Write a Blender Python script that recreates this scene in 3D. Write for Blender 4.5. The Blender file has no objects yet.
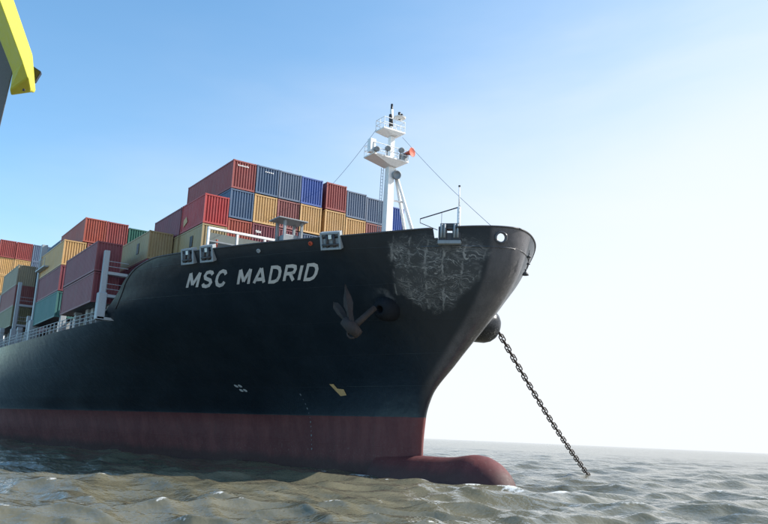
import bpy, bmesh, math, random
import numpy as np
from mathutils import Vector, Matrix

random.seed(7)
rng = np.random.default_rng(11)
scene = bpy.context.scene
COL = scene.collection
D2R = math.radians

# ------------------------------------------------------------------ camera
CAM = np.array([40.0, -38.3, 3.2]); YAW, PITCH, ROLL, FPX = 34.0, 12.6, 2.5, 780.0
def cam_axes():
    a, p, r = D2R(YAW), D2R(PITCH), D2R(ROLL)
    F0 = np.array([-math.cos(a), math.sin(a), 0]); R0 = np.array([math.sin(a), math.cos(a), 0]); U0 = np.array([0, 0, 1.0])
    F = F0*math.cos(p)+U0*math.sin(p); U = U0*math.cos(p)-F0*math.sin(p)
    R2 = R0*math.cos(r)+U*math.sin(r); U2 = -R0*math.sin(r)+U*math.cos(r)
    return F, R2, U2
CF, CR, CU = cam_axes()
cd = bpy.data.cameras.new('camera'); cam = bpy.data.objects.new('camera', cd); COL.objects.link(cam)
cd.sensor_fit = 'HORIZONTAL'; cd.sensor_width = 36; cd.lens = FPX/768*36
cd.clip_start = 0.1; cd.clip_end = 40000
m = Matrix([[CR[i], CU[i], -CF[i], CAM[i]] for i in range(3)]+[[0, 0, 0, 1]])
cam.matrix_world = m
scene.camera = cam

# ------------------------------------------------------------------ light
SUN_AZ = np.array([0.42, 0.907]); SUN_EL = 38.0
HZ = (6.7, -14.5, 2.6); HZC = (4.2, 4.38, 4.57, 1)
world = bpy.data.worlds.new("World"); scene.world = world; world.use_nodes = True
nt = world.node_tree; nt.nodes.clear()
wo = nt.nodes.new('ShaderNodeOutputWorld'); bg = nt.nodes.new('ShaderNodeBackground')
sky = nt.nodes.new('ShaderNodeTexSky'); sky.sky_type = 'NISHITA'; sky.sun_disc = False
sky.sun_elevation = D2R(SUN_EL); sky.sun_rotation = math.atan2(SUN_AZ[0], SUN_AZ[1])
sky.air_density = 1.0; sky.dust_density = 0.6; sky.ozone_density = 3.0; sky.altitude = 0
# thin bright haze: thickest towards the horizon and round the sun
wtc = nt.nodes.new('ShaderNodeTexCoord'); wsep = nt.nodes.new('ShaderNodeSeparateXYZ'); nt.links.new(wtc.outputs['Generated'], wsep.inputs[0])
def wm(op, a, b=None, clamp=False):
    q = nt.nodes.new('ShaderNodeMath'); q.operation = op; q.use_clamp = clamp
    for i, v in enumerate((a, b)):
        if v is None: continue
        if isinstance(v, (int, float)): q.inputs[i].default_value = v
        else: nt.links.new(v, q.inputs[i])
    return q.outputs[0]
wdot = nt.nodes.new('ShaderNodeVectorMath'); wdot.operation = 'DOT_PRODUCT'; nt.links.new(wtc.outputs['Generated'], wdot.inputs[0])
wdot.inputs[1].default_value = (SUN_AZ[0]*math.cos(D2R(SUN_EL)), SUN_AZ[1]*math.cos(D2R(SUN_EL)), math.sin(D2R(SUN_EL)))
wel = wm('MAXIMUM', wsep.outputs[2], 0.0)
logit = wm('ADD', wm('ADD', wm('MULTIPLY', wdot.outputs['Value'], HZ[0]), wm('MULTIPLY', wel, HZ[1])), HZ[2])
wn = nt.nodes.new('ShaderNodeTexNoise'); wn.inputs['Scale'].default_value = 2.2; wn.inputs['Detail'].default_value = 6; wn.inputs['Roughness'].default_value = 0.55; wn.inputs['Distortion'].default_value = 0.6
wmp = nt.nodes.new('ShaderNodeMapping'); wmp.inputs['Scale'].default_value = (1, 0.6, 2.6); wmp.inputs['Rotation'].default_value = (0.5, 0.2, 0.4)
nt.links.new(wtc.outputs['Generated'], wmp.inputs[0]); nt.links.new(wmp.outputs[0], wn.inputs['Vector'])
logit = wm('ADD', logit, wm('MULTIPLY', wm('SUBTRACT', wn.outputs['Fac'], 0.5), 2.6))
veil = wm('DIVIDE', 1.0, wm('ADD', 1.0, wm('POWER', 2.71828, wm('MULTIPLY', logit, -1.0))), True)
tint = nt.nodes.new('ShaderNodeMix'); tint.data_type = 'RGBA'; tint.blend_type = 'MULTIPLY'; tint.inputs['Factor'].default_value = 1
nt.links.new(sky.outputs[0], tint.inputs[6]); tint.inputs[7].default_value = (0.77, 1.08, 1.11, 1)
wmix = nt.nodes.new('ShaderNodeMix'); wmix.data_type = 'RGBA'; nt.links.new(veil, wmix.inputs['Factor'])
nt.links.new(tint.outputs[2], wmix.inputs[6]); wmix.inputs[7].default_value = HZC
nt.links.new(wmix.outputs[2], bg.inputs[0]); bg.inputs[1].default_value = 0.14
nt.links.new(bg.outputs[0], wo.inputs[0])
sd = bpy.data.lights.new('sun', 'SUN'); sd.energy = 4.6; sd.angle = D2R(0.5); sd.color = (1, 0.95, 0.87)
sun = bpy.data.objects.new('sun', sd); COL.objects.link(sun)
sv = Vector((SUN_AZ[0]*math.cos(D2R(SUN_EL)), SUN_AZ[1]*math.cos(D2R(SUN_EL)), math.sin(D2R(SUN_EL))))
sun.rotation_euler = sv.to_track_quat('Z', 'Y').to_euler(); sun.location = (0, 0, 80)
vs = scene.view_settings; vs.view_transform = 'Standard'; vs.look = 'None'; vs.exposure = 0.72; vs.gamma = 1; vs.use_curve_mapping = False

# ------------------------------------------------------------------ helpers
def link(o, parent=None):
    COL.objects.link(o)
    if parent: o.parent = parent
    return o
def tag(o, label=None, cat=None, group=None, kind=None):
    if label: o['label'] = label
    if cat: o['category'] = cat
    if group: o['group'] = group
    if kind: o['kind'] = kind
    return o
def empty(name, loc=(0, 0, 0)):
    o = bpy.data.objects.new(name, None); o.location = loc; o.empty_display_size = 0.3
    return link(o)
class MB:
    def __init__(s): s.v = []; s.f = []
    def poly(s, pts, faces):
        n = len(s.v); s.v += [tuple(map(float, p)) for p in pts]; s.f += [tuple(n+i for i in f) for f in faces]; return s
    def box(s, a, b):
        x0, y0, z0 = a; x1, y1, z1 = b
        return s.poly([(x0,y0,z0),(x1,y0,z0),(x1,y1,z0),(x0,y1,z0),(x0,y0,z1),(x1,y0,z1),(x1,y1,z1),(x0,y1,z1)],
            [(0,3,2,1),(4,5,6,7),(0,1,5,4),(1,2,6,5),(2,3,7,6),(3,0,4,7)])
    def tube(s, pts, r, n=8, cap=True):
        pts = [Vector(p) for p in pts]; rs = r if isinstance(r, (list, tuple)) else [r]*len(pts)
        rings = []
        for i, p in enumerate(pts):
            t = (pts[min(i+1, len(pts)-1)]-pts[max(i-1, 0)]).normalized()
            u = t.cross(Vector((0, 0, 1)));
            if u.length < 0.05: u = t.cross(Vector((1, 0, 0)))
            u.normalize(); w = t.cross(u)
            rings.append([p+(u*math.cos(2*math.pi*k/n)+w*math.sin(2*math.pi*k/n))*rs[i] for k in range(n)])
        base = len(s.v)
        for rg in rings: s.v += [tuple(q) for q in rg]
        for i in range(len(pts)-1):
            for k in range(n):
                a = base+i*n+k; b = base+i*n+(k+1) % n
                s.f.append((a, b, b+n, a+n))
        if cap:
            s.f.append(tuple(base+k for k in range(n))[::-1]); s.f.append(tuple(base+(len(pts)-1)*n+k for k in range(n)))
        return s
    def torus(s, c, ax, R, r, n=20, k=8):
        ax = Vector(ax).normalized(); u = ax.orthogonal().normalized(); w = ax.cross(u); c = Vector(c); base = len(s.v)
        for i in range(n):
            a = 2*math.pi*i/n; d = u*math.cos(a)+w*math.sin(a)
            for j in range(k):
                b = 2*math.pi*j/k; s.v.append(tuple(c+d*(R+r*math.cos(b))+ax*r*math.sin(b)))
        for i in range(n):
            for j in range(k):
                s.f.append((base+i*k+j, base+((i+1) % n)*k+j, base+((i+1) % n)*k+(j+1) % k, base+i*k+(j+1) % k))
        return s
    def lathe(s, c, ax, prof, n=24):
        """prof: (distance along the axis, radius)"""
        ax = Vector(ax).normalized(); u = ax.orthogonal().normalized(); w = ax.cross(u); c = Vector(c); base = len(s.v)
        for d, r in prof:
            for k in range(n):
                a = 2*math.pi*k/n; s.v.append(tuple(c+ax*d+(u*math.cos(a)+w*math.sin(a))*max(r, 1e-4)))
        for i in range(len(prof)-1):
            for k in range(n):
                s.f.append((base+i*n+k, base+i*n+(k+1) % n, base+(i+1)*n+(k+1) % n, base+(i+1)*n+k))
        return s
    def mesh(s, name, mat=None):
        me = bpy.data.meshes.new(name); me.from_pydata(s.v, [], s.f)
        if mat: me.materials.append(mat)
        bm = bmesh.new(); bm.from_mesh(me); bmesh.ops.recalc_face_normals(bm, faces=bm.faces); bm.to_mesh(me); bm.free()
        return me
    def build(s, name, mat, parent=None, smooth=False, bevel=0):
        me = s.mesh(name, mat)
        if smooth: me.shade_smooth()
        o = link(bpy.data.objects.new(name, me), parent)
        if bevel:
            b = o.modifiers.new('bevel', 'BEVEL'); b.width = bevel; b.segments = 2; b.limit_method = 'ANGLE'; b.angle_limit = D2R(40)
        return o

# ------------------------------------------------------------------ materials
def new_mat(name):
    mt = bpy.data.materials.new(name); mt.use_nodes = True; t = mt.node_tree
    return mt, t, t.nodes['Principled BSDF'], t.nodes.new('ShaderNodeTexCoord')
def noise(t, src, scale, detail=4, rough=0.6, vec=None, w=None):
    n = t.nodes.new('ShaderNodeTexNoise'); n.inputs['Scale'].default_value = scale
    n.inputs['Detail'].default_value = detail; n.inputs['Roughness'].default_value = rough
    if vec is not None:
        mp = t.nodes.new('ShaderNodeMapping'); mp.inputs['Scale'].default_value = vec
        t.links.new(src, mp.inputs[0]); t.links.new(mp.outputs[0], n.inputs['Vector'])
    else: t.links.new(src, n.inputs['Vector'])
    return n.outputs['Fac']
def ramp(t, fac, lo, hi, a=0.0, b=1.0):
    r = t.nodes.new('ShaderNodeMapRange'); r.inputs['From Min'].default_value = lo; r.inputs['From Max'].default_value = hi
    r.inputs['To Min'].default_value = a; r.inputs['To Max'].default_value = b; r.interpolation_type = 'SMOOTHSTEP'
    t.links.new(fac, r.inputs['Value']); return r.outputs[0]
def mix(t, fac, A, B):
    m_ = t.nodes.new('ShaderNodeMix'); m_.data_type = 'RGBA'
    for sock, v in ((m_.inputs['Factor'], fac), (m_.inputs[6], A), (m_.inputs[7], B)):
        if hasattr(v, 'links') or hasattr(v, 'is_linked'): t.links.new(v, sock)
        elif isinstance(v, (int, float)): sock.default_value = v
        else: sock.default_value = (*v, 1)
    return m_.outputs[2]
def mth(t, op, a, b=None, clamp=False):
    m_ = t.nodes.new('ShaderNodeMath'); m_.operation = op; m_.use_clamp = clamp
    for i, v in enumerate((a, b)):
        if v is None: continue
        if isinstance(v, (int, float)): m_.inputs[i].default_value = v
        else: t.links.new(v, m_.inputs[i])
    return m_.outputs[0]
def bump(t, bsdf, h, strength, dist):
    b = t.nodes.new('ShaderNodeBump'); b.inputs['Strength'].default_value = strength; b.inputs['Distance'].default_value = dist
    t.links.new(h, b.inputs['Height']); t.links.new(b.outputs[0], bsdf.inputs['Normal'])
def paint(name, c, rough=0.45, dirt=(0.10, 0.07, 0.05), amt=0.35, scale=1.2, streak=None, metal=0):
    mt, t, b, tc = new_mat(name)
    f = noise(t, tc.outputs['Object'], scale, 6, 0.65, vec=streak or (1, 1, 0.35))
    k = ramp(t, f, 0.48, 0.8, 0, amt)
    f2 = noise(t, tc.outputs['Object'], scale*6, 4)
    base = mix(t, ramp(t, f2, 0.3, 0.7, 0, 0.25), c, [min(1, v*1.35+0.02) for v in c])
    t.links.new(mix(t, k, base, dirt), b.inputs['Base Color'])
    t.links.new(ramp(t, f2, 0.2, 0.8, rough-0.1, rough+0.15), b.inputs['Roughness'])
    b.inputs['Metallic'].default_value = metal
    return mt

M = {}
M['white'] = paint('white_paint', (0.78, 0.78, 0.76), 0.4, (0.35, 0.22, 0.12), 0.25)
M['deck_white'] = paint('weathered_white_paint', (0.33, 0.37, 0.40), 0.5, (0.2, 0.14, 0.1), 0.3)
M['grey'] = paint('grey_steel_paint', (0.22, 0.25, 0.27), 0.5)
M['screen'] = paint('screen_paint', (0.12, 0.145, 0.14), 0.6)
M['dark'] = paint('dark_steel', (0.035, 0.035, 0.04), 0.5)
M['deck'] = paint('deck_paint', (0.10, 0.05, 0.04), 0.7)
M['black'] = paint('black_plastic', (0.012, 0.012, 0.014), 0.35, amt=0.1)
M['rust'] = paint('rusty_iron', (0.026, 0.021, 0.021), 0.8, (0.075, 0.04, 0.03), 0.7, 3)
M['chain'] = paint('chain_iron', (0.045, 0.036, 0.034), 0.6, (0.16, 0.09, 0.06), 0.5, 3)
M['letter'] = paint('letter_paint', (0.50, 0.51, 0.52), 0.5, (0.12, 0.12, 0.13), 0.45, 1.6)
M['faded'] = paint('faded_mark_paint', (0.22, 0.24, 0.26), 0.5, (0.05, 0.05, 0.06), 0.6, 3)
M['orange'] = paint('orange_paint', (0.45, 0.075, 0.035), 0.6, amt=0.4)
M['mark'] = paint('ochre_mark_paint', (0.50, 0.33, 0.15), 0.6, (0.1, 0.07, 0.05), 0.3, 3)
M['yellow'] = paint('yellow_gelcoat', (0.43, 0.41, 0.025), 0.6, (0.5, 0.45, 0.03), 0.15, 5)
M['postgrey'] = paint('grey_window_post', (0.10, 0.11, 0.13), 0.35, amt=0.2, scale=5)
M['glass'] = paint('lamp_glass', (0.55, 0.6, 0.6), 0.1, amt=0.05)

# hull paint: black topsides, red boot topping, scraped patch on the bow flare
mt, t, b, tc = new_mat('hull_paint'); M['hull'] = mt
sep = t.nodes.new('ShaderNodeSeparateXYZ'); t.links.new(tc.outputs['Object'], sep.inputs[0])
X, Y, Z = sep.outputs
ob = tc.outputs['Object']
big = noise(t, ob, 0.35, 5, 0.6, vec=(1, 1, 0.4)); fine = noise(t, ob, 3.0, 6, 0.7)
streak = noise(t, ob, 1.0, 5, 0.7, vec=(1.6, 1.6, 0.06))
black = mix(t, ramp(t, big, 0.3, 0.75), (0.0075, 0.0140, 0.0225), (0.0135, 0.0220, 0.0325))
black = mix(t, ramp(t, streak, 0.62, 0.85, 0, 0.35), black, (0.045, 0.045, 0.045))
red = mix(t, ramp(t, noise(t, ob, 0.7, 5, 0.6, vec=(1, 1, 0.3)), 0.35, 0.7), (0.098, 0.020, 0.022), (0.140, 0.036, 0.035))
red = mix(t, ramp(t, noise(t, ob, 2.0, 6, 0.75, vec=(1, 1, 0.4)), 0.60, 0.8, 0, 0.35), red, (0.17, 0.11, 0.10))
red = mix(t, mth(t, 'MULTIPLY', ramp(t, noise(t, ob, 5.0, 6, 0.75), 0.56, 0.68), ramp(t, Z, 1.4, 3.2, 0.6, 0.12)), red, (0.20, 0.15, 0.13))
runoff = noise(t, ob, 1.0, 6, 0.75, vec=(2.2, 2.2, 0.05))
red = mix(t, ramp(t, runoff, 0.56, 0.72, 0, 0.45), red, (0.055, 0.04, 0.035))
wet = ramp(t, mth(t, 'ADD', Z, mth(t, 'MULTIPLY', big, 1.2)), 1.15, 2.1)
red = mix(t, wet, (0.055, 0.018, 0.018), red)
zl = mth(t, 'ADD', Z, mth(t, 'MULTIPLY', mth(t, 'SUBTRACT', fine, 0.5), 0.10))
isblack = ramp(t, zl, 4.76, 4.80)
base = mix(t, isblack, red, black)
# scraped area, stem and flare: the shape of the fender contact
def band(v, lo0, lo1, hi1, hi0):
    return mth(t, 'MULTIPLY', ramp(t, v, lo0, lo1), ramp(t, v, hi1, hi0, 1, 0))
wob = mth(t, 'MULTIPLY', mth(t, 'SUBTRACT', noise(t, ob, 0.9, 4), 0.5), 2.4)
zz = mth(t, 'ADD', Z, wob)
xl = mth(t, 'ADD', mth(t, 'SUBTRACT', X, mth(t, 'MULTIPLY', mth(t, 'SUBTRACT', Z, 15.5), 0.42)), mth(t, 'MULTIPLY', wob, 0.6))   # leans with the frames
xc = mth(t, 'ADD', xl, 3.5); low = mth(t, 'ADD', mth(t, 'ADD', 12.5, mth(t, 'MULTIPLY', mth(t, 'MULTIPLY', xc, xc), 0.13)), mth(t, 'MULTIPLY', mth(t, 'MAXIMUM', xc, 0.0), 0.7))
area = mth(t, 'MULTIPLY', ramp(t, mth(t, 'SUBTRACT', zz, low), -0.15, 0.5), ramp(t, mth(t, 'ADD', Z, mth(t, 'MULTIPLY', wob, 0.5)), 16.6, 17.9, 1, 0.0))
area = mth(t, 'MULTIPLY', area, band(xl, -6.8, -6.3, -1.9, -0.9))
area = mth(t, 'MULTIPLY', area, ramp(t, Y, -0.6, -1.2))
def lines(v, w):      # thin wandering lines where the noise crosses one half
    return ramp(t, mth(t, 'ABSOLUTE', mth(t, 'SUBTRACT', v, 0.5)), w*0.15, w, 1, 0)
dn = t.nodes.new('ShaderNodeTexNoise'); dn.inputs['Scale'].default_value = 0.8; t.links.new(ob, dn.inputs['Vector'])
dv = t.nodes.new('ShaderNodeVectorMath'); dv.operation = 'MULTIPLY_ADD'; t.links.new(dn.outputs['Color'], dv.inputs[0]); dv.inputs[1].default_value = (1.6, 0, 1.6); t.links.new(ob, dv.inputs[2])
h1 = lines(noise(t, dv.outputs[0], 1.0, 3, 0.55, vec=(0.55, 0.0, 1.7)), 0.020)
h2 = lines(noise(t, dv.outputs[0], 1.9, 4, 0.6, vec=(0.7, 0.0, 1.3)), 0.016)
h3 = lines(noise(t, dv.outputs[0], 3.4, 4, 0.65, vec=(0.8, 0.0, 1.5)), 0.022)
patchy = ramp(t, noise(t, ob, 1.2, 6, 0.7, vec=(0.8, 0, 1.3)), 0.50, 0.62)
# rub marks over the frames behind the plating
fx = mth(t, 'ADD', mth(t, 'ADD', X, mth(t, 'MULTIPLY', mth(t, 'SUBTRACT', Z, 15.0), -0.5)), mth(t, 'MULTIPLY', mth(t, 'SUBTRACT', noise(t, ob, 1.3, 3), 0.5), 0.5))
fmod = mth(t, 'ABSOLUTE', mth(t, 'SUBTRACT', mth(t, 'FRACT', mth(t, 'MULTIPLY', fx, 0.95)), 0.5))
frm = mth(t, 'MULTIPLY', ramp(t, fmod, 0.02, 0.10, 1, 0), ramp(t, noise(t, ob, 1.9, 5, 0.7, vec=(1, 0, 0.5)), 0.38, 0.6))
scrape = mth(t, 'MAXIMUM', mth(t, 'MAXIMUM', mth(t, 'MULTIPLY', h3, 0.35), mth(t, 'MULTIPLY', h1, 0.8)), mth(t, 'MULTIPLY', h2, 0.6))
scrape = mth(t, 'MULTIPLY', scrape, ramp(t, noise(t, ob, 0.9, 4, 0.6, vec=(1, 0, 1)), 0.36, 0.55))
scrape = mth(t, 'MAXIMUM', scrape, mth(t, 'MULTIPLY', patchy, 0.28))
scrape = mth(t, 'MAXIMUM', scrape, mth(t, 'MULTIPLY', frm, 0.7))
scrape = mth(t, 'MAXIMUM', scrape, 0.10)
scrape = mth(t, 'MULTIPLY', scrape, area)
base = mix(t, scrape, base, (0.33, 0.33, 0.33))
# pale wash round the starboard anchor housing
vd = t.nodes.new('ShaderNodeVectorMath'); vd.operation = 'DISTANCE'; t.links.new(ob, vd.inputs[0]); vd.inputs[1].default_value = (-9.0, -5.6, 12.9)
wash = ramp(t, mth(t, 'ADD', vd.outputs['Value'], mth(t, 'MULTIPLY', wob, 0.5)), 0.9, 2.0, 0.10, 0)
vd2 = t.nodes.new('ShaderNodeVectorMath'); vd2.operation = 'DISTANCE'; t.links.new(ob, vd2.inputs[0]); vd2.inputs[1].default_value = (-7.7, -6.2, 13.1)
wash2 = ramp(t, mth(t, 'ADD', vd2.outputs['Value'], mth(t, 'MULTIPLY', wob, 0.3)), 0.2, 1.3, 0.45, 0)
vd3 = t.nodes.new('ShaderNodeVectorMath'); vd3.operation = 'DISTANCE'; t.links.new(ob, vd3.inputs[0]); vd3.inputs[1].default_value = (-8.8, -5.8, 12.75)
arc = ramp(t, mth(t, 'ABSOLUTE', mth(t, 'SUBTRACT', mth(t, 'ADD', vd3.outputs['Value'], mth(t, 'MULTIPLY', wob, 0.2)), 1.25)), 0.05, 0.45, 1, 0)
arc = mth(t, 'MULTIPLY', mth(t, 'MULTIPLY', arc, ramp(t, X, -9.2, -8.0)), ramp(t, Z, 11.6, 12.6))
wash2 = mth(t, 'MAXIMUM', wash2, mth(t, 'MULTIPLY', arc, 0.9))
base = mix(t, mth(t, 'MULTIPLY', mth(t, 'MAXIMUM', wash, wash2), ramp(t, fine, 0.3, 0.65)), base, (0.10, 0.105, 0.115))
# lighter soft nose: sky and sunlight on the rounded stem put into the colour
YA = mth(t, 'MULTIPLY', mth(t, 'ABSOLUTE', Y), -1.0)
nose = mth(t, 'MULTIPLY', ramp(t, mth(t, 'ADD', YA, mth(t, 'MULTIPLY', mth(t, 'SUBTRACT', Z, 16.0), 0.12)), -1.85, -1.45), ramp(t, Z, 5.0, 9))
nose = mth(t, 'MULTIPLY', nose, ramp(t, noise(t, ob, 0.8, 6, 0.7, vec=(1, 1, 0.4)), 0.25, 0.7, 0.45, 0.95))
base = mix(t, nose, base, (0.10, 0.095, 0.102))
t.links.new(base, b.inputs['Base Color'])
t.links.new(mth(t, 'ADD', ramp(t, fine, 0.2, 0.8, 0.27, 0.42), mth(t, 'SUBTRACT', mth(t, 'MULTIPLY', mth(t, 'SUBTRACT', 1.0, isblack), 0.35), mth(t, 'MULTIPLY', nose, 0.1))), b.inputs['Roughness'])
b.inputs['Specular IOR Level'].default_value = 0.5
# plate buckling between the frames plus weld seams
pl = t.nodes.new('ShaderNodeTexBrick'); pl.offset = 0.5; pl.inputs['Scale'].default_value = 1.0
pl.inputs['Brick Width'].default_value = 9.0; pl.inputs['Row Height'].default_value = 2.4; pl.inputs['Mortar Size'].default_value = 0.02; pl.inputs['Mortar Smooth'].default_value = 0.3
cmb = t.nodes.new('ShaderNodeCombineXYZ'); t.links.new(X, cmb.inputs[0]); t.links.new(Z, cmb.inputs[1]); t.links.new(cmb.outputs[0], pl.inputs['Vector'])
hgt = mth(t, 'ADD', mth(t, 'MULTIPLY', pl.outputs['Fac'], 0.25), mth(t, 'MULTIPLY', noise(t, ob, 0.8, 2), 1.6))
hgt = mth(t, 'ADD', hgt, mth(t, 'MULTIPLY', scrape, -0.3))
bump(t, b, hgt, 0.5, 0.06)

M['gloss'] = paint('gloss_black_paint', (0.008, 0.011, 0.017), 0.25, (0.02, 0.02, 0.024), 0.1, 0.5)
M['housing'] = paint('dull_black_paint', (0.006, 0.009, 0.014), 0.7, (0.03, 0.03, 0.034), 0.4, 1.5)
M['housing'].node_tree.nodes['Principled BSDF'].inputs['Specular IOR Level'].default_value = 0.15
def cpaint(name, c, fade=0.25):
    """container paint with its own weather per box"""
    mt, t, b, tc = new_mat(name)
    oi = t.nodes.new('ShaderNodeObjectInfo'); va = t.nodes.new('ShaderNodeVectorMath'); va.operation = 'ADD'
    sc_ = t.nodes.new('ShaderNodeVectorMath'); sc_.operation = 'SCALE'; cb = t.nodes.new('ShaderNodeCombineXYZ')
    for i in range(3): t.links.new(oi.outputs['Random'], cb.inputs[i])
    t.links.new(cb.outputs[0], sc_.inputs[0]); sc_.inputs['Scale'].default_value = 60
    t.links.new(tc.outputs['Object'], va.inputs[0]); t.links.new(sc_.outputs[0], va.inputs[1]); v = va.outputs[0]
    f = ramp(t, noise(t, v, 0.9, 5, 0.6, vec=(1, 1, 0.5)), 0.35, 0.75, 0, fade)
    g = sum(c)/3
    base = mix(t, f, c, [min(0.9, 0.55*x+0.45*g+0.07) for x in c])
    base = mix(t, ramp(t, noise(t, v, 2.2, 7, 0.75, vec=(1.4, 1.4, 0.25)), 0.60, 0.74, 0, 0.75), base, (0.14, 0.06, 0.03))
    base = mix(t, ramp(t, noise(t, v, 0.5, 3), 0.3, 0.8, 0, 0.3), base, [x*0.55 for x in c])
    t.links.new(base, b.inputs['Base Color']); b.inputs['Roughness'].default_value = 0.55
    return mt
PC = dict(red=(0.40, 0.035, 0.035), maroon=(0.150, 0.028, 0.040), rust=(0.27, 0.050, 0.045), brown=(0.19, 0.055, 0.050),
    orange=(0.36, 0.075, 0.045), yellow=(0.56, 0.34, 0.13), tan=(0.27, 0.20, 0.095), slate=(0.070, 0.105, 0.165), blue=(0.038, 0.080, 0.150),
    royal=(0.030, 0.085, 0.32), teal=(0.025, 0.115, 0.110), green=(0.018, 0.115, 0.085), beige=(0.22, 0.185, 0.12), grey=(0.13, 0.16, 0.19), olive=(0.15, 0.145, 0.08))
for k in ('maroon', 'brown', 'tan', 'teal', 'olive', 'beige', 'slate', 'blue', 'grey'): PC[k] = tuple(x*1.25+0.008 for x in PC[k])
CM = {k: cpaint(k+'_container_paint', v) for k, v in PC.items()}

# ------------------------------------------------------------------ sea
def make_sea():
    th0 = math.atan2(CF[1], CF[0])
    a_f = np.linspace(-D2R(41), D2R(41), 760); a_c = np.linspace(D2R(41), 2*math.pi-D2R(41), 150)[1:-1]
    ang = np.concatenate([a_f, a_c])+th0; na = len(ang)
    r = [2.0]
    while r[-1] < 20: r.append(r[-1]*1.05)
    while r[-1] < 300: r.append(r[-1]*1.0068+0.0)
    while r[-1] < 14000: r.append(r[-1]*1.02)
    r = np.array(r); nr = len(r)
    A, Rr = np.meshgrid(ang, r); x = CAM[0]+Rr*np.cos(A); y = CAM[1]+Rr*np.sin(A)
    X0, Y0 = x.copy(), y.copy(); z = np.zeros_like(x); foam = np.zeros_like(x)
    wind = math.atan2(-0.75, 0.66)   # the sea runs towards the viewer's right front
    dr = Rr*0.0068+0.02; Jx = np.zeros_like(x)
    L = np.exp(rng.uniform(math.log(1.0), math.log(20), 170))
    for l in L:
        k = 2*math.pi/l; d = wind+rng.normal(0, 0.65); ph = rng.uniform(0, 6.28)
        a = (0.0088*l**0.72 if l > 2.2 else 0.0080*l)*(1.0 if l < 9 else (9/l)**1.1)*rng.uniform(0.45, 1.2)
        att = np.clip((l/(dr*3.2)-0.6)/1.2, 0, 1); att = np.where(Rr > 300, np.clip((l/(Rr*0.02*2)-0.3), 0, 1), att)
        ca, sa = math.cos(d), math.sin(d); p = k*(X0*ca+Y0*sa)+ph
        q = 0.95
        z += att*a*np.cos(p); x -= q*att*a*ca*np.sin(p); y -= q*att*a*sa*np.sin(p)
        Jx += att*a*k*np.cos(p)
    # foam where crests fold, plus wash by the bulb and chain
    n1 = np.zeros_like(x)
    for i in range(14):
        kk = 2*math.pi/rng.uniform(0.8, 5); d = rng.uniform(0, 6.28); n1 += np.cos(kk*(X0*math.cos(d)+Y0*math.sin(d))+rng.uniform(0, 6.28))
    n1 /= 3.7
    sj = Jx.std(); foam = np.clip((Jx/sj-2.15)*0.6+0.20*n1-0.16, 0, 0.6)*np.clip(n1*1.2+0.3, 0, 1)*np.clip((Rr-24)/6, 0, 1)
    def spot(cx, cy, rx, ry, g):
        return g*np.exp(-((X0-cx)/rx)**2-((Y0-cy)/ry)**2)
    w = spot(-11.0, -3.0, 4.0, 1.6, 1.3)+spot(-2.5, -2.4, 3.0, 1.1, 1.0)+spot(0.9, 1.5, 1.3, 3.2, 1.3)+spot(-20, -4.0, 6, 1.2, 0.7)+spot(-17.2, 27.6, 1.6, 1.6, 0.9)+spot(2, 6, 5, 5, 0.35)
    foam = np.clip(foam+np.clip(w*(0.75+0.6*n1)-0.25, 0, 1), 0, 1)
    z = z*1.0
    co = np.stack([x, y, z], -1).reshape(-1, 3)
    i = np.arange(nr-1)[:, None]; j = np.arange(na)[None, :]; jn = (j+1) % na
    q = np.stack([i*na+j+0*i, i*na+jn, (i+1)*na+jn, (i+1)*na+j+0*i], -1).reshape(-1, 4)
    me = bpy.data.meshes.new('sea')
    me.vertices.add(len(co)); me.vertices.foreach_set('co', co.ravel().astype(np.float32))
    me.loops.add(q.size); me.loops.foreach_set('vertex_index', q.ravel().astype(np.int32))
    me.polygons.add(len(q)); me.polygons.foreach_set('loop_start', np.arange(0, q.size, 4, dtype=np.int32)); me.polygons.foreach_set('loop_total', np.full(len(q), 4, np.int32))
    me.update(calc_edges=True); me.validate()
    at = me.attributes.new('foam', 'FLOAT', 'POINT'); at.data.foreach_set('value', foam.ravel().astype(np.float32))
    me.shade_smooth()
    if me.polygons[0].normal.z < 0: me.flip_normals()
    mt, t, b, tc = new_mat('sea_water'); ob = tc.outputs['Object']
    fa = t.nodes.new('ShaderNodeAttribute'); fa.attribute_name = 'foam'
    silt = mix(t, ramp(t, noise(t, ob, 0.05, 4), 0.3, 0.7), (0.120, 0.112, 0.074), (0.158, 0.146, 0.102))
    lace = noise(t, ob, 2.2, 8, 0.72, vec=(1.4, 0.8, 1)); fm = mth(t, 'MULTIPLY', ramp(t, mth(t, 'ADD', fa.outputs['Fac'], mth(t, 'MULTIPLY', mth(t, 'SUBTRACT', lace, 0.5), 2.6)), 0.42, 0.95), ramp(t, fa.outputs['Fac'], 0.02, 0.35))
    # silt scatters light inside the water, so only the mirror part follows the fine ripples
    def ridge(sc, det, vec):
        v = noise(t, ob, sc, det, 0.5, vec=vec)
        return mth(t, 'SUBTRACT', 1.0, mth(t, 'MULTIPLY', mth(t, 'ABSOLUTE', mth(t, 'SUBTRACT', v, 0.5)), 2.0))
    h1 = noise(t, ob, 0.8, 3, 0.5, vec=(0.8, 1.4, 1)); h2 = ridge(2.0, 3, (1.4, 0.9, 1)); h3 = noise(t, ob, 6.0, 3, 0.5)
    hh = mth(t, 'ADD', mth(t, 'ADD', mth(t, 'MULTIPLY', h1, 0.8), mth(t, 'MULTIPLY', h2, 0.16)), mth(t, 'MULTIPLY', h3, 0.07))
    bp = t.nodes.new('ShaderNodeBump'); bp.inputs['Strength'].default_value = 1.0; bp.inputs['Distance'].default_value = 0.28; t.links.new(hh, bp.inputs['Height'])
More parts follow.
